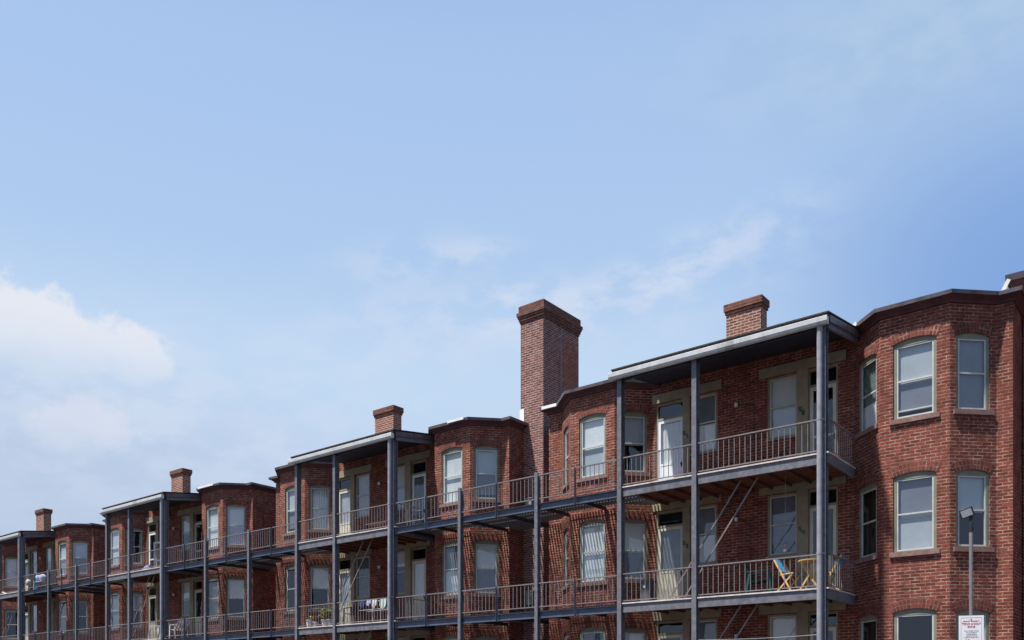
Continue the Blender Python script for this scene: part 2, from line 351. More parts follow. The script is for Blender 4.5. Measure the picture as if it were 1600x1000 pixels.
def panel(mb, fr, z0, z1, cols, arches=True):
    """cols: [(a0, a1, [(zs, zp, rise), ...bottom to top])] ; material 0 wall brick, 1 arch brick"""
    x = 0.0
    def quad(a0, a1, zz0, zz1):
        if a1 - a0 > 1e-4 and zz1 - zz0 > 1e-4: mb.face([fr.p(a0, 0, zz0), fr.p(a1, 0, zz0), fr.p(a1, 0, zz1), fr.p(a0, 0, zz1)])
    for a0, a1, ops in cols:
        quad(x, a0, z0, z1); zb = z0; prev = None
        for op in list(ops) + [None]:
            zt = op[0] if op else z1
            if prev is None: quad(a0, a1, zb, zt)
            else:
                zs, zp, rise = prev
                if rise == 0: quad(a0, a1, zp, zt)
                else:
                    for i in range(NA):
                        xa, za = arch(a0, a1, zp, rise, i); xb, zb_ = arch(a0, a1, zp, rise, i + 1)
                        mb.face([fr.p(xa, 0, za), fr.p(xb, 0, zb_), fr.p(xb, 0, zt), fr.p(xa, 0, zt)])
            prev = op
            if op:
                zs, zp, rise = op
                mb.face([fr.p(a0, 0, zs), fr.p(a0, 0, zp), fr.p(a0, -DEP, zp), fr.p(a0, -DEP, zs)])
                mb.face([fr.p(a1, 0, zp), fr.p(a1, 0, zs), fr.p(a1, -DEP, zs), fr.p(a1, -DEP, zp)])
                mb.face([fr.p(a0, 0, zs), fr.p(a0, -DEP, zs), fr.p(a1, -DEP, zs), fr.p(a1, 0, zs)])
                for i in range(NA):
                    xa, za = arch(a0, a1, zp, rise, i); xb, zb_ = arch(a0, a1, zp, rise, i + 1)
                    mb.face([fr.p(xa, 0, za), fr.p(xa, -DEP, za), fr.p(xb, -DEP, zb_), fr.p(xb, 0, zb_)])
                if rise and arches:
                    # two rings of headers over the opening, 4 mm proud
                    c = (a0 + a1) / 2; h = (a1 - a0) / 2 + 0.03; rr = (h * h + rise * rise) / (2 * rise); cz = zp + rise - rr; th = math.asin(h / rr); n = 14
                    P = []
                    for i in range(n + 1):
                        q = -th + 2 * th * i / n; P.append(((c + rr * math.sin(q), cz + rr * math.cos(q)), (c + (rr + 0.225) * math.sin(q), cz + (rr + 0.225) * math.cos(q)), q * rr))
                    for i in range(n):
                        (ia, oa, ua), (ib, ob, ub) = P[i], P[i + 1]
                        mb.face([fr.p(ia[0], 0.004, ia[1]), fr.p(ib[0], 0.004, ib[1]), fr.p(ob[0], 0.004, ob[1]), fr.p(oa[0], 0.004, oa[1])], 1,
                                [(0, ua), (0, ub), (0.224, ub), (0.224, ua)])
        x = a1
    quad(x, fr.L, z0, z1)

def window(house, fr, a0, a1, zs, zp, rise, style, frame='sage', interior=None, rail_z=None, open_=0):
    """one sash window: frame > storm frame, pane, blind, sill"""
    w = MB(); fw = 0.07; d0, d1 = -0.035, -0.115
    fr.box(w, a0, a0 + fw, d0, d1, zs, zp); fr.box(w, a1 - fw, a1, d0, d1, zs, zp)
    fr.box(w, a0 + fw, a1 - fw, d0 - 0.003, d1, zs, zs + 0.04)
    zt = zp - 0.05
    for i in range(NA):
        xa, za = arch(a0, a1, zp, rise, i); xb, zb = arch(a0, a1, zp, rise, i + 1)
        P = [fr.p(xa, d0 - 0.002, zt), fr.p(xb, d0 - 0.002, zt), fr.p(xb, d1, zt), fr.p(xa, d1, zt), fr.p(xa, d0 - 0.002, za), fr.p(xb, d0 - 0.002, zb), fr.p(xb, d1, zb), fr.p(xa, d1, za)]
        w.hexa(P)
    wo_ = w.build('window', frame, house)
    s = MB(); i0, i1, b0, b1 = a0 + fw, a1 - fw, zs + 0.04, zt; sw = 0.032
    mz = rail_z or (b0 + b1) / 2 + 0.02
    e0, e1 = -0.045, -0.075
    fr.box(s, i0, i0 + sw, e0, e1, b0, b1); fr.box(s, i1 - sw, i1, e0, e1, b0, b1)
    fr.box(s, i0 + sw, i1 - sw, e0, e1, b0, b0 + sw); fr.box(s, i0 + sw, i1 - sw, e0, e1, b1 - sw, b1); fr.box(s, i0 + sw, i1 - sw, e0, e1 - 0.01, mz - 0.018, mz + 0.018)
    if open_: fr.box(s, i0 + sw, i1 - sw, e0, e1, b0 + open_, b0 + open_ + 0.03)
    s.build('storm_frame', 'storm', wo_)
    p = MB(); p.face([fr.p(i0, -0.065, b0), fr.p(i1, -0.065, b0), fr.p(i1, -0.065, b1), fr.p(i0, -0.065, b1)]); p.build('pane', 'glass', wo_)
    segs = style            # [(material, from fraction, to fraction)] measured from the top
    for m_, f0, f1 in segs:
        if m_ == 'dark': continue
        bl = MB(); H = b1 - b0
        if m_.startswith('curtain') or m_.endswith('_c'):
            m2 = m_.replace('_c', ''); n = 14
            for j in range(n):
                xa = i0 + (i1 - i0) * j / n; xb = i0 + (i1 - i0) * (j + 1) / n; da = -0.12 - (0.03 if j % 2 else 0); db = -0.12 - (0 if j % 2 else 0.03)
                bl.face([fr.p(xa, da, b1 - H * f1), fr.p(xb, db, b1 - H * f1), fr.p(xb, db, b1 - H * f0), fr.p(xa, da, b1 - H * f0)])
            bl.build('curtain', m2, wo_)
        else:
            fr.box(bl, i0 + 0.01, i1 - 0.01, -0.115, -0.121, b1 - H * f1, b1 - H * f0)
            fr.box(bl, i0 + 0.01, i1 - 0.01, -0.108, -0.126, b1 - H * f1 - 0.02, b1 - H * f1)
            bl.build('blind', m_, wo_)
    if rise or frame == 'sage':
        q = MB(); fr.box(q, a0 - 0.07, a1 + 0.07, 0.05, -0.10, zs - 0.10, zs + 0.004); q.build('sill', 'sill_stone', wo_)
    else:
        q = MB(); fr.box(q, a0 - 0.03, a1 + 0.03, 0.03, -0.10, zs - 0.05, zs + 0.004); q.build('sill', 'khaki', wo_)
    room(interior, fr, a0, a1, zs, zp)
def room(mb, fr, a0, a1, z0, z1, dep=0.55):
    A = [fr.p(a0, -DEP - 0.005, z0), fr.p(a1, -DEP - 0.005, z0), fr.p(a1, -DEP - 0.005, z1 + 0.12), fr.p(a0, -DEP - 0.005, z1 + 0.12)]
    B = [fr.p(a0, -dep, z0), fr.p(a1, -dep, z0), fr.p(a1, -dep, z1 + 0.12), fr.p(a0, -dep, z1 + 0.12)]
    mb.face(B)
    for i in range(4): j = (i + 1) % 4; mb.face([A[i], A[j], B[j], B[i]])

def door(house, fr, a0, a1, z0, ztop, ztr, leaf='cream_door', kind='panel', interior=None, curtain=None):
    """door frame with a glazed light over the door; the leaf carries panes and a handle"""
    f = MB(); fw = 0.05
    fr.box(f, a0, a0 + fw, -0.02, -0.115, z0, ztr); fr.box(f, a1 - fw, a1, -0.02, -0.115, z0, ztr)
    fr.box(f, a0 + fw, a1 - fw, -0.022, -0.115, ztr - 0.06, ztr); fr.box(f, a0 + fw, a1 - fw, -0.022, -0.115, ztop, ztop + 0.06)
    fo = f.build('door_frame', 'khaki', house)
    p = MB(); p.face([fr.p(a0 + fw, -0.08, ztop + 0.06), fr.p(a1 - fw, -0.08, ztop + 0.06), fr.p(a1 - fw, -0.08, ztr - 0.06), fr.p(a0 + fw, -0.08, ztr - 0.06)]); p.build('transom_pane', 'glass', fo)
    l = MB(); b0, b1, i0, i1 = z0 + 0.02, ztop, a0 + fw, a1 - fw; st = 0.085; e0, e1 = -0.03, -0.07
    zm = z0 + 1.02
    fr.box(l, i0, i0 + st, e0, e1, b0, b1); fr.box(l, i1 - st, i1, e0, e1, b0, b1)
    fr.box(l, i0 + st, i1 - st, e0, e1, b1 - 0.09, b1)
    fr.box(l, i0 + st, i1 - st, e0, e1, zm, zm + 0.06)
    if kind == 'panel':
        fr.box(l, i0 + st, i1 - st, e0 - 0.008, e1, b0, zm)
    else:
        fr.box(l, i0 + st, i1 - st, e0, e1, b0, b0 + 0.24)
    lo = l.build('door', leaf, house)
    q = MB()
    q.face([fr.p(i0 + st, -0.05, zm + 0.06), fr.p(i1 - st, -0.05, zm + 0.06), fr.p(i1 - st, -0.05, b1 - 0.09), fr.p(i0 + st, -0.05, b1 - 0.09)])
    if kind != 'panel': q.face([fr.p(i0 + st, -0.05, b0 + 0.24), fr.p(i1 - st, -0.05, b0 + 0.24), fr.p(i1 - st, -0.05, zm), fr.p(i0 + st, -0.05, zm)])
    q.build('pane', 'glass', lo)
    h = MB(); fr.box(h, i1 - 0.06, i1 - 0.035, -0.0, -0.03, zm - 0.10, zm + 0.03); h.cyl(fr.p(i1 - 0.05, 0.02, zm - 0.03), fr.p(i1 - 0.05, -0.03, zm - 0.03), 0.022, 8); h.build('handle', 'handle', lo)
    if curtain:
        c = MB(); n = 12
        for j in range(n):
            xa = i0 + st + (i1 - i0 - 2 * st) * j / n; xb = i0 + st + (i1 - i0 - 2 * st) * (j + 1) / n; da = -0.085 - (0.02 if j % 2 else 0); db = -0.085 - (0 if j % 2 else 0.02)
            c.face([fr.p(xa, da, zm + 0.04), fr.p(xb, db, zm + 0.04), fr.p(xb, db, b1 - 0.1), fr.p(xa, da, b1 - 0.1)])
        c.build('curtain', curtain, lo)
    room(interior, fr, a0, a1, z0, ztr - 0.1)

# digits of house numbers as strokes on a 3 x 5 grid
SEG = {'5': 'afgcd', '7': 'abc', '8': 'abcdefg', '4': 'fgbc', '3': 'abgcd', '6': 'afgcde', '1': 'bc'}
def number(house, fr, a, z, txt, hgt=0.095):
    m = MB(); w = hgt * 0.5; t = hgt * 0.14
    for k_, ch in enumerate(txt):
        ox = a + k_ * (w + 0.035); oz = z - k_ * 0.10
        S_ = {'a': (0, w, hgt, hgt), 'd': (0, w, 0, 0), 'g': (0, w, hgt / 2, hgt / 2), 'b': (w, w, hgt / 2, hgt), 'c': (w, w, 0, hgt / 2), 'e': (0, 0, 0, hgt / 2), 'f': (0, 0, hgt / 2, hgt)}
        for s_ in SEG[ch]:
            x0, x1, z0, z1 = S_[s_]; fr.box(m, ox + x0 - t / 2, ox + x1 + t / 2, 0.062, 0.045, oz + z0 - t / 2, oz + z1 + t / 2)
    m.build('house_number', 'black_metal', house)

# ------------------------------------------------------------------ what hangs behind each window
STY = {
 'open': [('blind_dim', 0, 1)], 'white': [('blind_white', 0, 1)], 'half': [('blind_white', 0, 0.5)], 'grey': [('blind_grey', 0, 1)],
 'wg': [('blind_white', 0, 0.52), ('blind_grey', 0.52, 1.0)], 'wg9': [('blind_white', 0, 0.55), ('blind_grey', 0.55, 0.9)],
 'dark': [('dark', 0, 1)], 'ml': [('blind_mid', 0, 0.5), ('blind_low', 0.5, 0.9)], 'll': [('blind_low', 0, 1)], 'lm': [('blind_low', 0, 0.5), ('blind_mid', 0.5, 1)], 'mid': [('blind_mid', 0, 0.5)], 'wm': [('blind_white', 0, 0.5), ('blind_mid', 0.5, 1)], 'wl': [('blind_white', 0, 0.5), ('blind_low', 0.5, 1)], 'green': [('curtain_green', 0, 1)], 'gw': [('curtain_green', 0, 0.62), ('blind_white_c', 0.62, 1)],
 'dw': [('blind_dim', 0, 0.5), ('blind_white', 0.5, 1)], 'third': [('blind_white', 0, 0.33)], 'lace': [('blind_white_c', 0, 1)], 'wd': [('blind_white', 0, 0.55), ('blind_dim', 0.55, 1)],
 'gd': [('blind_grey', 0, 0.5), ('blind_dim', 0.5, 1)]}
# (house, place, storey): style ; places: L0 L1 L2 = left, front, right face of the left bay ; R0 R1 R2 ; DL DR = windows by the doors
WIN = {(0, 'R0', 2): 'gw', (0, 'R1', 2): 'ml', (0, 'R2', 2): 'll', (0, 'R0', 1): 'dark', (0, 'R1', 1): 'lm', (0, 'R2', 1): 'mid', (0, 'R1', 0): 'dark', (0, 'R2', 0): 'dark', (0, 'R0', 0): 'dark',
 (0, 'L0', 2): 'green', (0, 'L1', 2): 'wm', (0, 'L2', 2): 'mid', (0, 'L0', 1): 'dark', (0, 'L1', 1): 'white', (0, 'L2', 1): 'wl', (0, 'L1', 0): 'open',
 (0, 'WL', 2): 'dw', (0, 'WR', 2): 'wm', (0, 'WL', 1): 'dw', (0, 'WR', 1): 'll',
 (1, 'R0', 2): 'dark', (1, 'R1', 2): 'white', (1, 'R2', 2): 'ml', (1, 'R0', 1): 'dark', (1, 'R1', 1): 'dw', (1, 'R2', 1): 'wl', (1, 'R1', 0): 'open',
 (1, 'L1', 2): 'ml', (1, 'L2', 2): 'lace', (1, 'L1', 1): 'dark', (1, 'L2', 1): 'half', (1, 'WL', 2): 'grey', (1, 'WR', 2): 'wm', (1, 'WL', 1): 'green', (1, 'WR', 1): 'third',
 (2, 'R0', 2): 'dark', (2, 'R1', 2): 'lace', (2, 'R2', 2): 'wg', (2, 'R1', 1): 'green', (2, 'R2', 1): 'half', (2, 'WR', 2): 'half', (2, 'WR', 1): 'half', (2, 'WL', 2): 'grey', (2, 'WL', 1): 'dark',
 (2, 'L1', 2): 'grey', (2, 'L2', 2): 'dark', (3, 'R1', 2): 'gd', (3, 'R2', 2): 'gd', (3, 'L2', 2): 'white', (3, 'R1', 1): 'dark', (3, 'R2', 1): 'dark'}
DOOR = {(0, 'L', 2): ('white_door', 'panel', 'blind_white'), (0, 'R', 2): ('cream_door', 'glass', None), (0, 'L', 1): ('cream_door', 'panel', 'blind_dim'), (0, 'R', 1): ('cream_door', 'panel', None),
 (1, 'L', 2): ('cream_door', 'panel', 'blind_grey'), (1, 'R', 2): ('white_door', 'glass', 'curtain_green'), (1, 'L', 1): ('cream_door', 'panel', 'blind_grey'), (1, 'R', 1): ('cream_door', 'panel', 'blind_white'),
 (2, 'L', 2): ('white_door', 'glass', None), (2, 'R', 2): ('cream_door', 'glass', None)}

def offset_path(P, d):
    out = []
    for i, p in enumerate(P):
        p = Vector(p); ns = []
        if i > 0: t = (p - Vector(P[i - 1])).normalized(); ns.append(Vector((t.y, -t.x)))
        if i < len(P) - 1: t = (Vector(P[i + 1]) - p).normalized(); ns.append(Vector((t.y, -t.x)))
        if len(ns) == 1: q = p + ns[0] * d
        else: b = (ns[0] + ns[1]).normalized(); q = p + b * (d / max(0.3, b.dot(ns[0])))
        out.append((q.x, q.y))
    return out
def sweep(mb, P, prof, mats):
    rows = [offset_path(P, d) for d, z in prof]
    for k_ in range(len(prof) - 1):
        for i in range(len(P) - 1):
            a, b, c, d = rows[k_][i], rows[k_][i + 1], rows[k_ + 1][i + 1], rows[k_ + 1][i]
            mb.face([(*a, prof[k_][1]), (*b, prof[k_][1]), (*c, prof[k_ + 1][1]), (*d, prof[k_ + 1][1])], mats[k_])
    for e in (0, len(P) - 1):
        mb.face([(*rows[k_][e], prof[k_][1]) for k_ in range(len(prof))], mats[0])

ZR = 10.46
def chimney(name, x0, x1, y0, y1, z0, z1, mat, parent=None, rings=None):
    m = MB(); cap = 'brick_cap' if not rings else 'brick_small_cap'
    rings = rings or [(-0.42, -0.34, 0.03), (-0.34, -0.26, 0.06), (-0.26, -0.10, 0.095), (-0.10, 0.0, 0.06)]
    m.box(x0, x1, y0, y1, z0, z1 + rings[0][0], 0)
    for a, b, o in rings: m.box(x0 - o, x1 + o, y0 - o, y1 + o, z1 + a, z1 + b, 1)
    return m.build(name, [mat, cap], parent)

def house(i, label):
    L = layout(i); hs = thing('brick_house', ((L['le'] + L['re']) / 2, YW, 0), label, 'house', 'brick row houses')
    wall = MB(); inter = MB()
    path = [(L['le'], YB), (L['le'], YW), (L['lc0'], YW), (L['fl0'], YF), (L['fl1'], YF), (L['lc1'], YW), (L['rc0'], YW), (L['fr0'], YF), (L['fr1'], YF), (L['rc1'], YW), (L['re'], YW), (L['re'], YB)]
    names = [None, None, 'L0', 'L1', 'L2', 'REC', 'R0', 'R1', 'R2', None, None]
    for (a, b, nm) in zip(path, path[1:], names):
        fr = Frame(a, b)
        if nm is None: panel(wall, fr, 0, ZR, []); continue
        if nm == 'REC':
            x = lambda v: v + L['o'] - L['lc1']; sh = L['sh']
            DLr, WLr, WRr, DRr = (x(-12.30), x(-11.42)), (x(-11.27), x(-10.43)), (x(-9.06 + sh), x(-8.22 + sh)), (x(-8.00 + sh), x(-7.24 + sh))
            if i: DLr = (x(-12.25), x(-11.42))
            do = [(FL[s], 9.80 + DZ[s], 0) for s in range(3)]; wi = [(8.22 + DZ[s], 9.80 + DZ[s], 0) for s in range(3)]
            panel(wall, fr, 0, ZR, [(*DLr, do), (*WLr, wi), (*WRr, wi), (*DRr, do)])
            for s in range(3):
                for side, dr, wr in (('L', DLr, WLr), ('R', DRr, WRr)):
                    leaf, kind, cur = DOOR.get((i, side, s), ('cream_door', 'panel', random.choice((None, 'blind_dim', 'blind_grey'))))
                    door(hs, fr, *dr, FL[s], FL[s] + 2.30, 9.80 + DZ[s], leaf, kind, inter, cur)
                    st = STY[WIN.get((i, 'W' + side, s), random.choice(('half', 'open', 'gd', 'dark')))]
                    window(hs, fr, *wr, 8.22 + DZ[s], 9.80 + DZ[s], 0, st, 'khaki', inter)
                    t = MB()
                    a0, a1 = (dr[0] - 0.1, wr[1] + 0.12) if side == 'L' else (wr[0] - 0.2, dr[1] + 0.2)
                    fr.box(t, a0, a1, 0.035, -0.02, 9.82 + DZ[s], 10.07 + DZ[s]); 
                    m0, m1 = (dr[1], wr[0]) if side == 'L' else (wr[1], dr[0])
                    fr.box(t, m0 - 0.03, m1 + 0.03, 0.045, -0.03, FL[s] + 0.02 if side == 'R' else FL[s] + 0.02, 9.82 + DZ[s])
                    t.build('door_surround', 'khaki', hs)
                    if i == 0 and s: number(hs, fr, (m0 + m1) / 2 - 0.08, FL[s] + 1.75, {('L', 2): '57', ('R', 2): '58', ('L', 1): '53', ('R', 1): '54'}[(side, s)])
        else:
            wd = 0.92 if nm[1] == '1' else 0.80
            if nm == 'L0': wd = 0.66
            a0 = (fr.L - wd) / 2; a1 = a0 + wd
            if nm[1] == '1': ops = [(7.88 + DZ[s], 9.59 + DZ[s], 0.09) for s in range(3)]
            else: ops = [(7.90 + DZ[s], 9.54 + DZ[s], 0.08) for s in range(3)]
            panel(wall, fr, 0, ZR, [(a0, a1, ops)])
            for s in range(3):
                st = STY[WIN.get((i, nm, s), random.choice(('half', 'wg', 'dark', 'gd', 'open')))]
                window(hs, fr, a0, a1, *ops[s], st, 'sage', inter, open_=0.14 if (i, nm, s) == (0, 'R1', 2) else 0)
    for s in range(3):                                           # small lamps on the wall between the door groups
        lx = -9.87 + L['o']; lz = 9.28 + DZ[s]; lm = MB(); lm.box(lx - 0.05, lx + 0.05, YW - 0.03, YW, lz - 0.07, lz + 0.07); lm.cyl((lx, YW - 0.07, lz - 0.05), (lx, YW - 0.07, lz + 0.05), 0.045, 10, 1)
        lm.build('wall_lamp', ['grey_dark', 'flashing'], hs)
        cb = MB(); pts_ = [(lx + 0.05, YW - 0.012, lz), (lx + 0.28 + 0.1 * s, YW - 0.012, lz - 0.06), (lx + 0.3 + 0.1 * s, YW - 0.012, FL[s] + 0.1)]; cb.tube(pts_, 0.008, 5); cb.build('cable', 'black_metal', hs)
    wall.face([(L['re'], YB, 0), (L['le'], YB, 0), (L['le'], YB, ZR), (L['re'], YB, ZR)])
    wall.build('wall', ['brick', 'brick_arch'], hs)
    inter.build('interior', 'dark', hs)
    roof = MB(); roof.face([(p[0], p[1], ZR - 0.02) for p in path]); ro = roof.build('roof', 'shingle', hs)
    prof = [(-0.01, 10.235), (0.045, 10.25), (0.06, 10.29), (0.17, 10.375), (0.17, 10.375), (0.205, 10.37), (0.215, 10.455), (-0.30, 10.49), (-0.30, 10.4)]
    mt = [0, 0, 0, 0, 0, 1, 1, 1]
    for pp in (path[:6] + [(L['lc1'] + 0.25, YW)], [(L['rc0'] - 0.2, YW)] + path[6:]):
        c = MB(); sweep(c, pp, prof, mt); c.build('cornice', ['soffit', 'coping'], ro)
    o = L['o']
    cx = -9.72 + o + (0.0, 0.0, -0.05, -0.42)[i]
    chimney('chimney', cx - 0.48, cx + 0.48, 21.92, 22.32, ZR - 0.25, (12.03, 12.0, 11.98, 12.03)[i], 'brick_small_chimney', ro, [(-0.26, -0.18, 0.03), (-0.18, 0.0, 0.055)])
    return hs, L
HL = ['nearest brick row house, its big three sided bay at the right of the picture', 'brick row house just left of the tall chimney', 'brick row house third from the right, between the tall chimney and the far left house', 'brick row house farthest away, cut by the left edge of the picture']
HOUSES = [house(i, HL[i]) for i in range(4)]

# white flashing strips on the roof edges
def edge_strip(i, p, q, z, h=0.09):
    m = MB(); m.bar((*p, z), (*q, z), 0.03, h); m.build('flashing', 'flashing', HOUSES[i][0])
L0, L1, L2 = HOUSES[0][1], HOUSES[1][1], HOUSES[2][1]
edge_strip(0, (L0['le'] - 0.10, YW - 0.245), (L0['lc0'] - 0.02, YW - 0.245), 10.425)
edge_strip(0, (L0['rc0'] + 0.02, YW - 0.32), (L0['rc0'] + 0.22, YW - 0.52), 10.43)
edge_strip(1, (L1['fr1'] - 0.75, YF - 0.245), (L1['fr1'] - 0.05, YF - 0.245), 10.43, 0.07)
edge_strip(2, (L2['fr0'] + 0.1, YF - 0.245), (L2['fr1'] - 0.3, YF - 0.245), 10.43, 0.07)

# neighbouring taller house past the gap on the right
plain('dark_coping', (0.05, 0.04, 0.055), 0.6, 0.3, 3)
nb = thing('brick_house', (1.3, 23.0, 0), 'dark edge of the taller neighbouring house showing at the right edge of the picture', 'house', 'brick row houses')
m = MB(); m.box(-3.44, 6.0, 23.0, YB, 0, 11.05); m.build('wall', 'brick', nb)
m = MB(); P = [(-3.44, YB), (-3.44, 23.0), (6.0, 23.0), (6.0, YB)]
sweep(m, P, [(0, 10.8), (0.05, 10.82), (0.25, 11.05), (0.30, 11.05), (0.31, 11.2), (-0.2, 11.25)], [0, 0, 0, 1, 1]); m.face([(p[0], p[1], 11.2) for p in P], 1)
ro = m.build('roof', ['soffit', 'dark_coping'], nb)
m = MB(); m.bar((-3.93, 22.55, 10.5), (-3.66, 22.62, 11.05), 0.05, 0.08); m.build('flashing', 'flashing', nb); m = MB(); m.bar((-3.95, 22.5, 10.53), (-3.30, 22.6, 10.62), 0.1, 0.07); m.build('flashing', 'flashing', nb)

# ------------------------------------------------------------------ tall chimney in the gap
tc_ = MB(); cx0, cx1, cy0, cy1, ct = -17.72, -16.80, 22.62, 24.62, 14.30
tc_.box(cx0, cx1, cy0, cy1, 0, ct - 0.55, 0)
for a, b, o in ((-0.55, -0.48, 0.025), (-0.48, -0.40, 0.05), (-0.40, -0.33, 0.075), (-0.33, -0.22, 0.10), (-0.22, 0, 0.05)): tc_.box(cx0 - o, cx1 + o, cy0 - o, cy1 + o, ct + a, ct + b, 1)
ch = tc_.build('tall_chimney', ['brick_chimney', 'brick_cap']); tag(ch, 'very tall square brick chimney rising from the gap between two houses', 'chimney')
m = MB(); m.box(cx0 - 0.02, cx0 + 0.16, cy0 - 0.03, cy0 + 0.3, 10.25, 10.95); m.build('flashing', 'flashing', ch)
m = MB(); m.cyl((cx0 + 0.62, cy0 - 0.03, 1.0), (cx0 + 0.62, cy0 - 0.03, 9.0), 0.018, 6); m.build('conduit', 'plain_grey', ch)
m = MB(); m.cyl((cx1 + 0.012, cy0 + 0.95, 10.6), (cx1 + 0.012, cy0 + 0.95, ct - 0.3), 0.014, 6); m.build('cable', 'plain_grey', ch)
for z in (7.55, 4.55):
    m = MB(); m.box(-17.40, -17.18, cy0 - 0.14, cy0, z, z + 0.42); m.box(-17.42, -17.16, cy0 - 0.16, cy0, z + 0.42, z + 0.45); m.build('meter_box', 'plain_grey', ch)

# ------------------------------------------------------------------ porches
def hcol(m, x, y, z0, z1, w=0.14, dpt=0.19, t=0.013):
    m.box(x - w / 2, x + w / 2, y - dpt / 2, y - dpt / 2 + t, z0, z1); m.box(x - w / 2, x + w / 2, y + dpt / 2 - t, y + dpt / 2, z0, z1)
    m.box(x - 0.006, x + 0.006, y - dpt / 2 + t, y + dpt / 2 - t, z0, z1)
def railing(parent, p, q, z, h=0.75, low=0.055, step=0.137, name='railing'):
    m = MB(); p, q = Vector((*p, 0)), Vector((*q, 0)); L = (q - p).length; d = (q - p) / L
    m.bar(p + Vector((0, 0, z + h)), q + Vector((0, 0, z + h)), 0.042, 0.028); m.bar(p + Vector((0, 0, z + low)), q + Vector((0, 0, z + low)), 0.035, 0.024)
    n = max(1, round(L / step))
    for i in range(1, n):
        c = p + d * (L * i / n); m.box(c.x - 0.007, c.x + 0.007, c.y - 0.007, c.y + 0.007, z + low + 0.012, z + h - 0.014)
    return m.build(name, 'rail_metal', parent)
XC = {0: (-12.08, -9.95, -6.82), 1: (-11.72, -9.67, -6.84), 2: (-11.65, -9.66, -6.80), 3: (-11.72, -9.67, -6.82)}
def porch(i, label):
    o = -PITCH * i; c0, c1, c2 = [x + o for x in XC[i]]
    pr = thing('porch', ((c0 + c2) / 2, Y0, 0), label, 'porch', 'three storey back porches')
    yc = Y0
    for x in (c0, c1):
        m = MB(); hcol(m, x, yc, 0, 9.84, 0.125); m.build('column', 'paint', pr)
    m = MB(); hcol(m, c2, yc, 0, 9.84, 0.15); m.build('column', 'paint', pr)
    dn = MB(); xs, ys = c2 - 0.035, yc - 0.155
    dn.cyl((xs, ys, 0.05), (xs, ys, 9.86), 0.062, 14)
    for z in (1.2, 4.75, 7.72): dn.cyl((xs, ys, z), (xs, ys, z + 0.05), 0.067, 14); dn.box(xs - 0.09, xs + 0.09, ys + 0.03, ys + 0.08, z, z + 0.04)
    dn.build('downspout', 'paint_lit', pr, smooth=False)
    x0, x1 = c0 - 0.07, c2 + 0.10
    yb = YW - 0.002
    for s, z in enumerate(FL):
        d = MB()
        d.box(x0, x1 - 0.02, Y0 + 0.02, yb, z - 0.045, z - 0.006, 1)                          # boards
        for k_ in range(int((x1 - x0) / 0.5)): xx = x0 + 0.25 + k_ * 0.5; d.box(xx - 0.02, xx + 0.02, Y0 + 0.02, yb, z - 0.12, z - 0.046, 1)
        segs = [(c0 + 0.068, c1 - 0.068), (c1 + 0.068, c2 - 0.076)]
        for a, b in segs:
            d.box(a, b, Y0 - 0.035, Y0 + 0.02, z - 0.25, z - 0.032, 0)
            d.box(a, b, Y0 - 0.065, Y0 + 0.03, z - 0.031, z, 2)
        d.box(c2 + 0.076, x1, Y0 - 0.035, Y0 + 0.02, z - 0.25, z - 0.032, 0); d.box(c2 + 0.076, x1 + 0.03, Y0 - 0.065, Y0 + 0.03, z - 0.031, z, 2)
        d.box(x1 - 0.02, x1 + 0.02, Y0 + 0.021, 21.45, z - 0.25, z - 0.032, 0); d.box(x1 - 0.03, x1 + 0.04, Y0 + 0.031, 21.45, z - 0.031, z + 0.001, 2)
        dk = d.build('deck', ['paint', 'deck_wood', 'nosing'], pr)
        railing(pr, (c0 + 0.07, Y0 - 0.02), (c1 - 0.07, Y0 - 0.02), z); railing(pr, (c1 + 0.07, Y0 - 0.02), (c2 - 0.075, Y0 - 0.02), z)
        railing(pr, (x1 - 0.0, Y0 + 0.09), (x1 - 0.0, 21.38), z, name='end_railing')
    for s in (0, 1):                                                                            # long sloping bars of the fire stair
        z = FL[s]; m = MB()
        for k_ in (0, 0.42):
            m.bar((c1 - 0.9 + k_, Y0 + 0.30, z + 0.02 + 0.0), (c1 + 1.05 + k_, Y0 + 0.30, z + 2.78), 0.022, 0.034)
        m.build('stair_rail', 'rail_metal', pr)
    # roof
    rx0, rx1 = c0 - 0.22, c2 + 0.17; rf = MB(); yf, zf, yk, zk = Y0 - 0.16, 10.075, YW, 10.42; th = 0.10
    def slab(xa, xb, ya, za, yb_, zb_, t, mat): rf.hexa([(xa, ya, za - t), (xb, ya, za - t), (xb, yb_, zb_ - t), (xa, yb_, zb_ - t), (xa, ya, za), (xb, ya, za), (xb, yb_, zb_), (xa, yb_, zb_)], mat)
    slab(rx0 + 0.03, rx1, yf - 0.03, zf + 0.012, yk, zk + 0.012, 0.03, 0)
    rf.box(rx0 + 0.05, rx1 - 0.05, yf - 0.012, yf + 0.012, 9.84, zf - 0.02, 0)
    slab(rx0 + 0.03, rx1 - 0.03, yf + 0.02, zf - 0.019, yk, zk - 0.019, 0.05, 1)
    slab(rx1 - 0.045, rx1 - 0.005, yf + 0.1, zf - 0.035, yk, zk - 0.035, 0.15, 2)
    slab(rx1 - 0.12, rx1 - 0.05, yf + 0.15, zf - 0.13, yk, zk - 0.13, 0.17, 3)
    rf.box(rx0 + 0.1, rx1 - 0.125, Y0 - 0.05, Y0 + 0.05, 9.80, 9.90, 1)
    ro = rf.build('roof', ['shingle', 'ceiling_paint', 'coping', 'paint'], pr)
    gt = MB(); gp = [(0, 9.80), (-0.085, 9.805), (-0.12, 9.86), (-0.125, 9.955), (-0.115, 9.965), (-0.10, 9.965), (-0.10, 9.955), (0, 9.955)]
    a = [(rx0, Y0 - 0.162 + d_, z_) for d_, z_ in gp]; b = [(rx1, Y0 - 0.162 + d_, z_) for d_, z_ in gp]
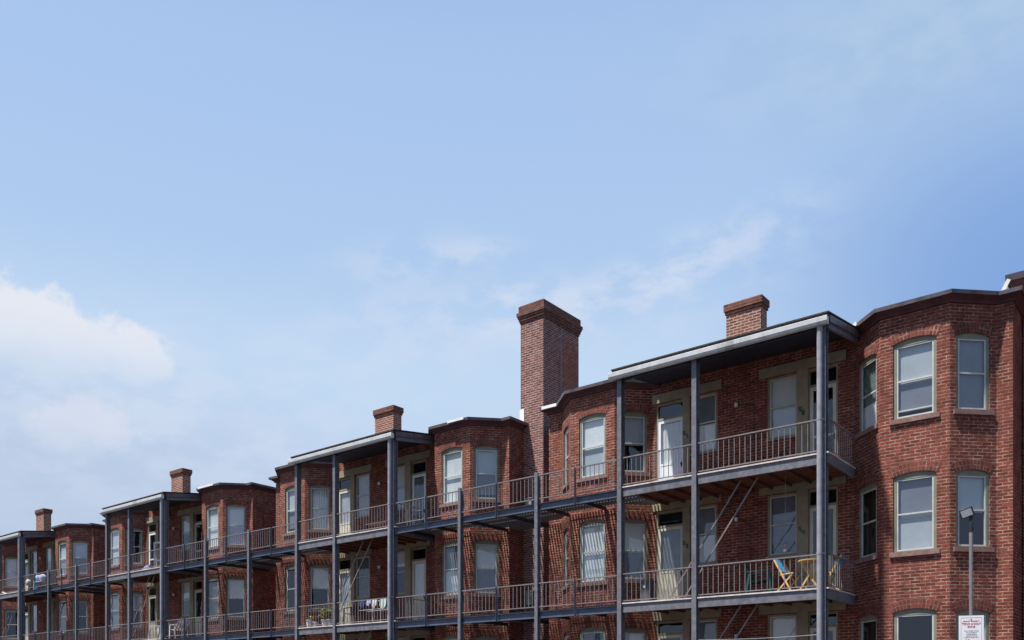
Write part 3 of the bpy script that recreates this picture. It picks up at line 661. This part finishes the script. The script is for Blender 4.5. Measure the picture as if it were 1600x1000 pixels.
    for k_ in range(len(gp)): j = (k_ + 1) % len(gp); gt.face([a[k_], b[k_], b[j], a[j]])
    gt.face(a); gt.face(b[::-1]); gt.build('gutter', 'gutter', ro)
    return pr
PL = ['grey painted steel porch of the nearest house, holding blue folding chairs on its middle deck', 'porch with laundry and potted plants on its middle deck, left of the tall chimney', 'porch with two white plastic chairs on its middle deck', 'dim porch at the left edge of the picture with cloths on its upper deck']
PORCH = [porch(i, PL[i]) for i in range(4)]

# ------------------------------------------------------------------ galleries between the porches
def wall_y(x):
    for i in range(4):
        L = layout(i)
        if L['le'] <= x <= L['re']:
            P = [(L['le'], YW), (L['lc0'], YW), (L['fl0'], YF), (L['fl1'], YF), (L['lc1'], YW), (L['rc0'], YW), (L['fr0'], YF), (L['fr1'], YF), (L['rc1'], YW), (L['re'], YW)]
            for a, b in zip(P, P[1:]):
                if a[0] <= x <= b[0]: return a[1] + (b[1] - a[1]) * (x - a[0]) / (b[0] - a[0])
    return 22.60
def gallery(i, label):
    o = -PITCH * i; xr = XC[i][0] + o - 0.08; xl = XC[i + 1][2] - PITCH * (i + 1) + 0.10
    cols = [-14.79 + o + (0.2 if i else 0), -17.67 + o + (0.2 if i else 0)]
    gl = thing('gallery', ((xl + xr) / 2, Y0, 0), label, 'walkway', 'steel walkways between the porches')
    for x in cols:
        m = MB(); hcol(m, x, Y0 - 0.01, 0, 7.84, 0.105, 0.15); m.build('column', 'paint', gl)
    st = [xl] + cols[::-1] + [xr]
    for s, z in enumerate(FL):
        b = MB()
        for a, c in zip(st, st[1:]):
            a2, c2 = a + (0.066 if a != xl else -0.1), c - (0.066 if c != xr else -0.02)
            b.box(a2, c2, Y0 + 0.02, Y0 + 0.03, z - 0.235, z - 0.06); b.box(a2, c2, Y0 - 0.03, Y0 + 0.03, z - 0.06, z - 0.052); b.box(a2, c2, Y0 - 0.03, Y0 + 0.03, z - 0.243, z - 0.235)
        b.build('beam', 'paint_shaded', gl)
        gr = MB(); x = xl + 0.02
        while x < xr:
            y1 = wall_y(x) - 0.05
            gr.box(x - 0.022, x + 0.022, Y0 + 0.035, y1, z - 0.05, z - 0.018); x += 0.10
        for yy in (Y0 + 0.4, Y0 + 0.9, Y0 + 1.35): gr.box(xl, xr, yy, yy + 0.012, z - 0.075, z - 0.051)
        gr.build('grating', 'grey_dark', gl)
        xs = [(a + c) / 2 for a, c in zip(st, st[1:])]
        for x in xs + cols + [xl + 0.15]:
            y1 = wall_y(x) - 0.01; br = MB(); br.box(x - 0.03, x + 0.03, Y0 + 0.032, y1, z - 0.17, z - 0.077); br.build('bracket', 'black_metal', gl)
        for x in xs:
            p = MB(); p.box(x - 0.022, x - 0.014, Y0 - 0.09, Y0 - 0.032, z - 0.26, z + 0.74); p.box(x - 0.014, x + 0.014, Y0 - 0.05, Y0 - 0.042, z - 0.26, z + 0.74); p.build('post', 'paint_shaded', gl)
        pts = sorted(st + xs)
        for a, c in zip(pts, pts[1:]): railing(gl, (a + 0.03, Y0 - 0.02), (c - 0.03, Y0 - 0.02), z, h=0.73, low=0.075, step=0.14)
    return gl
GL = ['steel walkway passing in front of the tall chimney', 'steel walkway joining the second and third porches from the right', 'steel walkway at lower left joining the two farthest porches']
for i in range(3): gallery(i, GL[i])

# ------------------------------------------------------------------ things on the decks
def folding_chair(x, y, z, rz, label):
    c, s_ = math.cos(rz), math.sin(rz)
    T = lambda a, b, h: (x + a * c - b * s_, y + a * s_ + b * c, z + h)
    t = thing('folding_chair', (x, y, z), label, 'folding chair', 'wooden folding chairs')
    m = MB()
    for sd in (-0.21, 0.21):
        m.bar(T(-0.26, sd, 0.82), T(0.20, sd, 0.0), 0.025, 0.035); m.bar(T(0.22, sd * 0.88, 0.44), T(-0.22, sd * 0.88, 0.0), 0.025, 0.035); m.bar(T(-0.10, sd * 0.94, 0.43), T(0.24, sd * 0.94, 0.45), 0.025, 0.03)
    m.bar(T(0.18, -0.2, 0.03), T(0.18, 0.2, 0.03), 0.02, 0.02); m.bar(T(-0.20, -0.2, 0.03), T(-0.20, 0.2, 0.03), 0.02, 0.02)
    m.build('frame', 'wood_yellow', t)
    m = MB(); m.hexa([T(-0.10, -0.2, 0.42), T(0.23, -0.2, 0.45), T(0.23, 0.2, 0.45), T(-0.10, 0.2, 0.42), T(-0.10, -0.2, 0.435), T(0.23, -0.2, 0.465), T(0.23, 0.2, 0.465), T(-0.10, 0.2, 0.435)]); m.build('seat', 'canvas_blue', t)
    m = MB(); m.hexa([T(-0.13, -0.205, 0.52), T(-0.115, -0.205, 0.52), T(-0.115, 0.205, 0.52), T(-0.13, 0.205, 0.52), T(-0.275, -0.205, 0.83), T(-0.26, -0.205, 0.83), T(-0.26, 0.205, 0.83), T(-0.275, 0.205, 0.83)]); m.build('backrest', 'canvas_blue', t)
def folding_table(x, y, z, label):
    t = thing('folding_table', (x, y, z), label, 'table')
    m = MB(); m.cyl((x, y, z + 0.70), (x, y, z + 0.725), 0.30, 20); m.build('tabletop', 'wood_yellow', t)
    for sd in (-1, 1):
        m = MB(); m.bar((x - 0.24, y + sd * 0.15, z), (x + 0.22, y + sd * 0.15, z + 0.70), 0.025, 0.035); m.bar((x + 0.24, y + sd * 0.12, z), (x - 0.22, y + sd * 0.12, z + 0.70), 0.025, 0.035); m.build('leg', 'wood_yellow', t)
def plastic_chair(x, y, z, rz, label, mat, recl=0.0, group=None, slats=True):
    c, s_ = math.cos(rz), math.sin(rz)
    T = lambda a, b, h: (x + a * c - b * s_, y + a * s_ + b * c, z + h)
    t = thing('garden_chair', (x, y, z), label, 'garden chair', group)
    m = MB(); m.hexa([T(-0.2, -0.22, 0.36), T(0.26, -0.24, 0.42), T(0.26, 0.24, 0.42), T(-0.2, 0.22, 0.36), T(-0.2, -0.22, 0.39), T(0.26, -0.24, 0.45), T(0.26, 0.24, 0.45), T(-0.2, 0.22, 0.39)]); m.build('seat', mat, t)
    m = MB(); top = -0.34 - recl
    n = 5
    for k_ in range(n):
        b0 = -0.21 + k_ * 0.42 / (n - 1); bt = b0 * 1.18; hh = 0.86 - 0.06 * abs(k_ - 2) / 2
        m.bar(T(-0.19, b0, 0.38), T(top, bt, hh), 0.075, 0.025, up=(0, 0, 1))
    m.bar(T((-0.19 + top) / 2, -0.24, 0.62), T((-0.19 + top) / 2, 0.24, 0.62), 0.03, 0.05); m.bar(T(top + 0.03, -0.22, 0.80), T(top + 0.03, 0.22, 0.80), 0.03, 0.05)
    m.build('backrest', mat, t)
    for sd in (-0.27, 0.27):
        m = MB(); m.bar(T(-0.27, sd, 0.62), T(0.27, sd, 0.62), 0.06, 0.025); m.build('armrest', mat, t)
        m = MB(); m.bar(T(0.26, sd, 0.61), T(0.30, sd, 0.0), 0.05, 0.035); m.build('leg', mat, t)
        m = MB(); m.bar(T(-0.20, sd, 0.61), T(-0.30, sd, 0.0), 0.05, 0.035); m.build('leg', mat, t)
X0 = lambda px, Y: Y * (DX + (px - 800) / FPX * DY) / (DY - (px - 800) / FPX * DX)
z2, z3 = FL[1], FL[2]
folding_chair(-7.86, 20.25, z2, R(-8), 'folding chair with blue canvas back and open wooden legs, left of the wooden table')
folding_table(-7.30, 20.22, z2, 'round folding wooden table between the two blue chairs')
folding_chair(-6.98, 20.62, z2, R(188), 'blue canvas folding chair half hidden behind the corner column')
plastic_chair(-8.75, 20.7, z2, R(15), 'dark green plastic chair near the wall on the nearest porch', 'plastic_green')
def lantern(x, y, zt, zb, label):
    m = MB(); m.cyl((x, y, zt), (x, y, zb + 0.22), 0.006, 5); m.cyl((x, y, zb + 0.20), (x, y, zb + 0.23), 0.06, 12, 0, 0.03); m.cyl((x, y, zb + 0.13), (x, y, zb + 0.19), 0.045, 12); m.cyl((x, y, zb + 0.1), (x, y, zb + 0.12), 0.06, 12); m.cyl((x, y, zb), (x, y, zb + 0.09), 0.045, 12)
    tag(m.build('hanging_feeder', 'plain_grey'), label, 'bird feeder')
lantern(X0(1227, 20.3), 20.3, z3 - 0.2, z2 + 1.0 , 'pale hanging feeder in front of the middle window of the nearest porch')
m = MB(); m.box(-12.0, -11.72, 20.5, 20.8, z2, z2 + 0.62); m.box(-12.02, -11.70, 20.48, 20.82, z2 + 0.62, z2 + 0.68); m.cyl((-11.86, 20.47, z2 + 0.5), (-11.86, 20.5, z2 + 0.5), 0.04, 10, 1)
tag(m.build('grey_cabinet', ['grey_dark', 'flashing']), 'dark grey bin with a white badge at the left end of the nearest porch', 'bin')
m = MB(); m.box(-7.9, -7.45, 21.5, 21.75, z3 + 0.0, z3 + 0.20); tag(m.build('storage_tub', 'bright_green'), 'bright green tub standing before the top right door', 'tub')

# second porch
def flat_xy(i, px, y): return X0(px, y)
def pot(x, y, z, r, h, mat, label, group='pots on the second porch'):
    m = MB(); m.cyl((x, y, z), (x, y, z + h), r * 0.75, 14, 0, r); m.cyl((x, y, z + h - 0.03), (x, y, z + h), r * 1.08, 14); return tag(m.build('plant_pot', mat), label, 'plant pot', group)
ys = Y0 + 0.22
for k_, (px, r, h, mat, lb) in enumerate(((484, 0.13, 0.28, 'plastic_white', 'tall white pot, leftmost on the second porch'), (493, 0.09, 0.20, 'plastic_white', 'small white pot right of the tall white pot'), (509, 0.16, 0.24, 'plastic_white', 'white pot under the leafy plant'), (517.5, 0.14, 0.24, 'cloth_mint', 'pale green pot right of the leafy plant pot'))):
    pot(X0(px, ys), ys, z2, r, h, mat, lb)
def plant(x, y, z, h, w, n, label):
    t = thing('potted_plant', (x, y, z), label, 'plant'); st = MB(); lf = MB(); rnd = random.Random(3)
    for k_ in range(9):
        a = rnd.uniform(0, 6.28); r_ = rnd.uniform(0.2, 1) * w; st.cyl((x, y, z), (x + math.cos(a) * r_, y + math.sin(a) * r_, z + h * rnd.uniform(0.6, 1)), 0.006, 5)
    for k_ in range(n):
        a = rnd.uniform(0, 6.28); r_ = w * math.sqrt(rnd.random()); zz = z + h * (0.25 + 0.75 * rnd.random()) * (1 - 0.25 * (r_ / w) ** 2)
        c = Vector((x + math.cos(a) * r_, y + math.sin(a) * r_, zz)); d = Vector((rnd.uniform(-1, 1), rnd.uniform(-1, 1), rnd.uniform(-0.8, 0.5))).normalized(); u = d.cross(Vector((rnd.random(), rnd.random(), 1))).normalized(); L_ = rnd.uniform(0.05, 0.12)
        lf.face([c, c + d * L_ * 0.5 + u * 0.02, c + d * L_, c + d * L_ * 0.5 - u * 0.02], 0 if rnd.random() < 0.7 else 1)
    st.build('stem', 'stem', t); lf.build('foliage', ['leaf', 'leaf_yellow'], t)
plant(X0(511, ys), ys, z2 + 0.22, 0.50, 0.26, 420, 'leafy green and yellow plant beside the column of the second porch')
plant(X0(488, ys), ys, z2 + 0.24, 0.20, 0.13, 60, 'low sparse plant in the tall white pot')
def cloth(x, y, z, w, h, mat, label, taper=0.35):
    m = MB(); n = 8
    for sgn in (-1, 1):
        for k_ in range(n):
            a0, a1 = k_ / n, (k_ + 1) / n; xa, xb = x - w / 2 + w * a0, x - w / 2 + w * a1
            wob = lambda q: 0.022 * math.sin(q * 13)
            lo = lambda q: z - h * (1 - taper * abs(q - 0.5) * 2) * (1 if sgn < 0 else 0.7)
            m.face([(xa, y + sgn * 0.03 + wob(a0), lo(a0)), (xb, y + sgn * 0.03 + wob(a1), lo(a1)), (xb, y + sgn * 0.006, z), (xa, y + sgn * 0.006, z)])
    for k_ in range(n): xa, xb = x - w / 2 + w * k_ / n, x - w / 2 + w * (k_ + 1) / n; m.face([(xa, y - 0.006, z), (xb, y - 0.006, z), (xb, y + 0.006, z), (xa, y + 0.006, z)])
    tag(m.build('laundry_cloth', mat), label, 'laundry', 'laundry on the second porch')
yr = Y0 + 0.16
for px, w, h, mat, lb in ((566, 0.26, 0.24, 'cloth_navy', 'navy cloth, leftmost of the laundry on the second porch'), (576, 0.22, 0.20, 'cloth_lilac', 'lilac cloth hung next to the navy one'), (585, 0.24, 0.30, 'cloth_pale', 'beige cloth hung in the middle of the laundry'), (599, 0.32, 0.36, 'cloth_mint', 'pale mint cloth hung beside the round corner downpipe')):
    cloth(X0(px, yr), yr, z2 + 0.77, w, h, mat, lb)
m = MB(); xa, xb = X0(560, yr), X0(606, yr)
for sd in (0.0, 0.35): m.bar((xa, yr + sd, z2 + 0.77), (xb, yr + sd, z2 + 0.77), 0.012, 0.012); m.bar((xa + 0.05, yr + sd, z2 + 0.45), (xb, yr + sd, z2 + 0.45), 0.012, 0.012)
for xx in (xa, xb, (xa + xb) / 2): 
    for sd in (0.0, 0.35): m.bar((xx, yr + sd, z2), (xx, yr + sd, z2 + 0.77), 0.014, 0.014)
    m.bar((xx, yr, z2 + 0.77), (xx, yr + 0.35, z2 + 0.77), 0.012, 0.012)
tag(m.build('drying_rack', 'plastic_white'), 'white drying rack holding the laundry', 'drying rack')
plastic_chair(X0(553, 20.3), 20.35, z2, R(170), 'dark chair with a striped cushion beside the drying rack', 'black_metal', 0.1)
# top deck of the second porch: low table, grill
xt = X0(596, 20.6); t = thing('patio_table', (xt, 20.6, z3), 'low dark table with a pale top on the upper deck of the second porch', 'table')
m = MB(); m.box(xt - 0.55, xt + 0.5, 20.35, 20.85, z3 + 0.42, z3 + 0.45); m.build('tabletop', 'cloth_pale', t)
for a in (-0.5, 0.45):
    for b in (20.4, 20.8): m = MB(); m.box(xt + a - 0.02, xt + a + 0.02, b - 0.02, b + 0.02, z3, z3 + 0.42); m.build('leg', 'black_metal', t)
def bicycle(x, y, z, label):
    t = thing('bicycle', (x, y, z), label, 'bicycle')
    for dx_ in (-0.42, 0.42):
        m = MB(); n = 20; c = Vector((x + dx_ * 0.35, y + dx_ * 0.75, z + 0.30)); ax = Vector((0.42, 0.9, 0)).normalized()
        pts = [c + (ax * math.cos(2 * math.pi * k_ / n) + Vector((0, 0, 1)) * math.sin(2 * math.pi * k_ / n)) * 0.29 for k_ in range(n + 1)]
        m.tube(pts, 0.018, 6); 
        for k_ in range(0, n, 2): m.cyl(c, pts[k_], 0.003, 4)
        m.build('wheel', 'black_metal', t)
    A = Vector((x, y, z)); ax = Vector((0.42, 0.9, 0)).normalized(); Pp = lambda s_, h: A + ax * s_ + Vector((0, 0, h))
    m = MB(); m.tube([Pp(-0.36, 0.3), Pp(-0.12, 0.62), Pp(0.28, 0.62), Pp(0.0, 0.28), Pp(-0.36, 0.3)], 0.014); m.cyl(Pp(0, 0.28), Pp(-0.14, 0.72), 0.014, 6); m.cyl(Pp(0.36, 0.3), Pp(0.26, 0.75), 0.014, 6); m.build('frame', 'plain_grey', t)
    m = MB(); m.bar(Pp(-0.24, 0.73), Pp(-0.04, 0.73), 0.09, 0.04); m.build('saddle', 'black_metal', t)
    m = MB(); q = Vector((0.9, -0.42, 0)).normalized() * 0.25; m.cyl(Pp(0.26, 0.76) - q, Pp(0.26, 0.76) + q, 0.012, 6); m.build('handlebar', 'black_metal', t)
bicycle(X0(634, 20.7), 20.75, z3, 'grey bicycle parked left of the white door above the walkway')

# third porch: white chairs
plastic_chair(X0(248, 20.3), 20.3, z2, R(200), 'white slatted garden chair left of the corner column on the third porch', 'plastic_white', 0.05)
plastic_chair(X0(276, 20.35), 20.45, z2, R(172), 'white slatted reclining garden chair right of the corner column on the third porch', 'plastic_white', 0.28)
# an open screen door leaf on the third porch, white
fr = Frame((X0(240, 21.0), 21.0), (X0(240, 21.0) + 0.85, 21.3)); m = MB()
fr.box(m, 0, 0.07, 0, -0.04, z3 + 0.02, z3 + 1.55); fr.box(m, 0.68, 0.75, 0, -0.04, z3 + 0.02, z3 + 1.55)
for zz in (0.02, 0.68, 1.48): fr.box(m, 0.07, 0.68, 0, -0.04, z3 + zz, z3 + zz + 0.08)
tag(m.build('screen_panel', 'white_door'), 'white framed screen leaning on the upper deck of the third porch', 'screen')
m = MB(); xx = X0(232, 20.2); m.hexa([(xx - 0.45, 20.0, z3), (xx + 0.2, 20.0, z3), (xx + 0.2, 20.06, z3), (xx - 0.45, 20.06, z3), (xx + 0.1, 20.0, z3 + 0.28), (xx + 0.45, 20.0, z3 + 0.28), (xx + 0.45, 20.06, z3 + 0.28), (xx + 0.1, 20.06, z3 + 0.28)]); tag(m.build('folded_cloth', 'cloth_lilac'), 'pale cloth bundle at the foot of the white screen', 'cloth')

# farthest porch: things on the upper deck by the rail
yy = Y0 + 0.35
for px, w, h, b, mat, nm, lb in ((44, 0.42, 0.32, 0.32, 'cloth_pale', 'pillow', 'beige cushion nearest the dark column of the farthest porch'), (56.5, 0.36, 0.5, 0.0, 'canvas_blue', 'toy_box', 'blue plastic bin on the farthest porch'), (60, 0.42, 0.26, 0.5, 'cloth_lilac', 'pillow', 'lilac cushion lying on the blue bin'), (66.5, 0.5, 0.34, 0.42, 'cloth_lilac', 'folded_blanket', 'lilac blanket right of the blue bin')):
    x = X0(px, yy); m = MB(); n = 10; rows = []
    for k_ in range(7):
        t_ = k_ / 6; z_ = z3 + b + h * t_; r_ = w / 2 * (1 - (0.55 if nm != 'toy_box' else -0.08) * abs(2 * t_ - 1) ** 2.2)
        rows.append([(x + r_ * (abs(math.cos(a)) ** 0.6) * (1 if math.cos(a) > 0 else -1), yy + r_ * 0.5 * (abs(math.sin(a)) ** 0.6) * (1 if math.sin(a) > 0 else -1), z_) for a in [2 * math.pi * j / n for j in range(n)]])
    for k_ in range(6):
        for j in range(n): q = (j + 1) % n; m.face([rows[k_][j], rows[k_][q], rows[k_ + 1][q], rows[k_ + 1][j]])
    m.face(rows[0][::-1]); m.face(rows[-1]); tag(m.build(nm, mat, smooth=(nm != 'toy_box')), lb, {'pillow': 'cushion', 'toy_box': 'bin', 'folded_blanket': 'blanket'}[nm])
x = X0(66.5, yy + 0.1); t = thing('low_table', (x, yy + 0.1, z3), 'low table under the lilac blanket on the farthest porch', 'table')
m = MB(); m.box(x - 0.4, x + 0.4, yy - 0.15, yy + 0.35, z3 + 0.38, z3 + 0.415); m.build('tabletop', 'cloth_mint', t)
for a in (-0.35, 0.35): m = MB(); m.box(x + a - 0.02, x + a + 0.02, yy + 0.08, yy + 0.12, z3, z3 + 0.38); m.build('leg', 'plain_grey', t)
m = MB(); x = X0(7, yy); m.bar((x - 0.25, yy, z3 + 0.22), (x + 0.35, yy, z3 + 0.02), 0.18, 0.03); tag(m.build('white_board', 'plastic_white'), 'white board lying on the upper deck at the far left edge', 'board')

# clothes line across the lowest storey of the nearest porch
m = MB(); pts = [(-9.9 + 3.05 * k_ / 14, Y0 - 0.02, 2.98 - 0.03 * math.sin(math.pi * k_ / 14)) for k_ in range(15)]; m.tube(pts, 0.007, 6)
tag(m.build('clothes_line', 'plain_grey'), 'white line strung between the two right columns near the bottom of the picture', 'line')

# ------------------------------------------------------------------ floodlight pole and parking sign
px_, py_ = -2.56, 13.06
t = thing('floodlight_pole', (px_, py_, 0), 'slim grey pole carrying a small square floodlight in front of the big bay', 'lamp post')
m = MB(); m.cyl((px_, py_, 0), (px_, py_, 3.82), 0.024, 14); m.build('pole', 'pole', t, smooth=True)
m = MB(); m.cyl((px_, py_, 3.80), (px_, py_, 3.93), 0.026, 10); m.bar((px_, py_, 3.90), (px_ - 0.0, py_, 4.03), 0.04, 0.03)
m.build('bracket', 'black_metal', t)
vd = Vector((0 - px_, 0 - py_, 1.6 - 4.05)).normalized(); rt = Vector((-DX and DY, -DX, 0)).normalized()
nrm = (vd + rt * -0.25 + Vector((0, 0, -0.15))).normalized(); a_ = nrm.cross(Vector((0, 0, 1))).normalized() * -1; 
a_ = (a_ + Vector((0, 0, 0.30))).normalized(); b_ = nrm.cross(a_).normalized()
if b_.z < 0: b_ = -b_
hc = Vector((px_, py_, 4.06)) - rt * 0.055
def slabq(c, w, h, th): return [c + a_ * sx * w + b_ * sy * h + nrm * sz * th for sz in (-1, 1) for sx, sy in ((-1, -1), (1, -1), (1, 1), (-1, 1))]
m = MB(); m.hexa(slabq(hc, 0.080, 0.060, 0.016)); m.build('lamp_housing', 'black_metal', t)
m = MB(); m.hexa(slabq(hc + nrm * 0.0165, 0.066, 0.047, 0.003)); m.build('lamp_panel', 'lamp_panel', t)

sy_ = py_ - 0.035
fdir = Vector((0.36, -1, 0)).normalized(); sx_ = Vector((1, 0.36, 0)).normalized()
sc_ = Vector((px_ - 0.003, py_, 0)) + fdir * 0.034
t = thing('parking_sign', (sc_.x, sc_.y, 0), 'white tow away zone sign with red lettering on the floodlight pole', 'sign')
ft = Frame((sc_ - sx_ * 0.15).xy, (sc_ + sx_ * 0.15).xy); ztop_ = 2.68
m = MB(); ft.box(m, 0, 0.30, 0.002, -0.002, ztop_ - 0.46, ztop_); m.build('panel', 'sign_white', t)
m = MB()
for a0, a1, z0, z1 in ((0.025, 0.275, 0.026, 0.029), (0.025, 0.275, 0.434, 0.437), (0.025, 0.028, 0.029, 0.434), (0.272, 0.275, 0.029, 0.434)): ft.box(m, a0, a1, 0.0035, 0.0022, ztop_ - z1, ztop_ - z0)
m.build('border', 'sign_grey', t)
m = MB(); m.cyl(ft.p(0.147, 0.008, ztop_ - 0.052), ft.p(0.147, 0.0, ztop_ - 0.052), 0.008, 10); m.build('bolt', 'black_metal', t)
def text(s_, a, z, size, mat, parent, bold=0.0):
    cu = bpy.data.curves.new('t', 'FONT'); cu.body = s_; cu.size = size; cu.align_x = 'CENTER'; cu.extrude = 0.0006; cu.offset = bold; cu.resolution_u = 2
    ob = bpy.data.objects.new('t', cu); COL.objects.link(ob); dg = bpy.context.evaluated_depsgraph_get(); me = bpy.data.meshes.new_from_object(ob.evaluated_get(dg))
    bpy.data.objects.remove(ob)
    base = parent_world(parent)
    for v in me.vertices:
        q = ft.p(a + v.co.x, 0.0035 + v.co.z, z + v.co.y); v.co = Vector(q) - base
    me.materials.clear(); me.materials.append(MATS[mat]); o = bpy.data.objects.new('lettering', me); COL.objects.link(o); o.parent = parent
text('PRIVATE  PROPERTY', 0.15, ztop_ - 0.082, 0.022, 'sign_red', t, 0.0003)
text('TOW AWAY', 0.15, ztop_ - 0.124, 0.040, 'sign_red', t, 0.0008)
text('ZONE', 0.15, ztop_ - 0.160, 0.034, 'sign_red', t, 0.0006)
for k_, s_ in enumerate(('UNAUTHORIZED VEHICLES', 'WILL BE TOWED AT', 'OWNERS EXPENSE', 'VIOLATORS WILL BE', 'TOWED 24 HOURS A DAY')): text(s_, 0.15, ztop_ - 0.208 - k_ * 0.022, 0.0145, 'sign_red' if k_ > 2 else 'sign_grey', t)
text('U', 0.105, ztop_ - 0.36, 0.06, 'sign_red', t, 0.003); text('TOWING', 0.20, ztop_ - 0.345, 0.022, 'sign_grey', t)
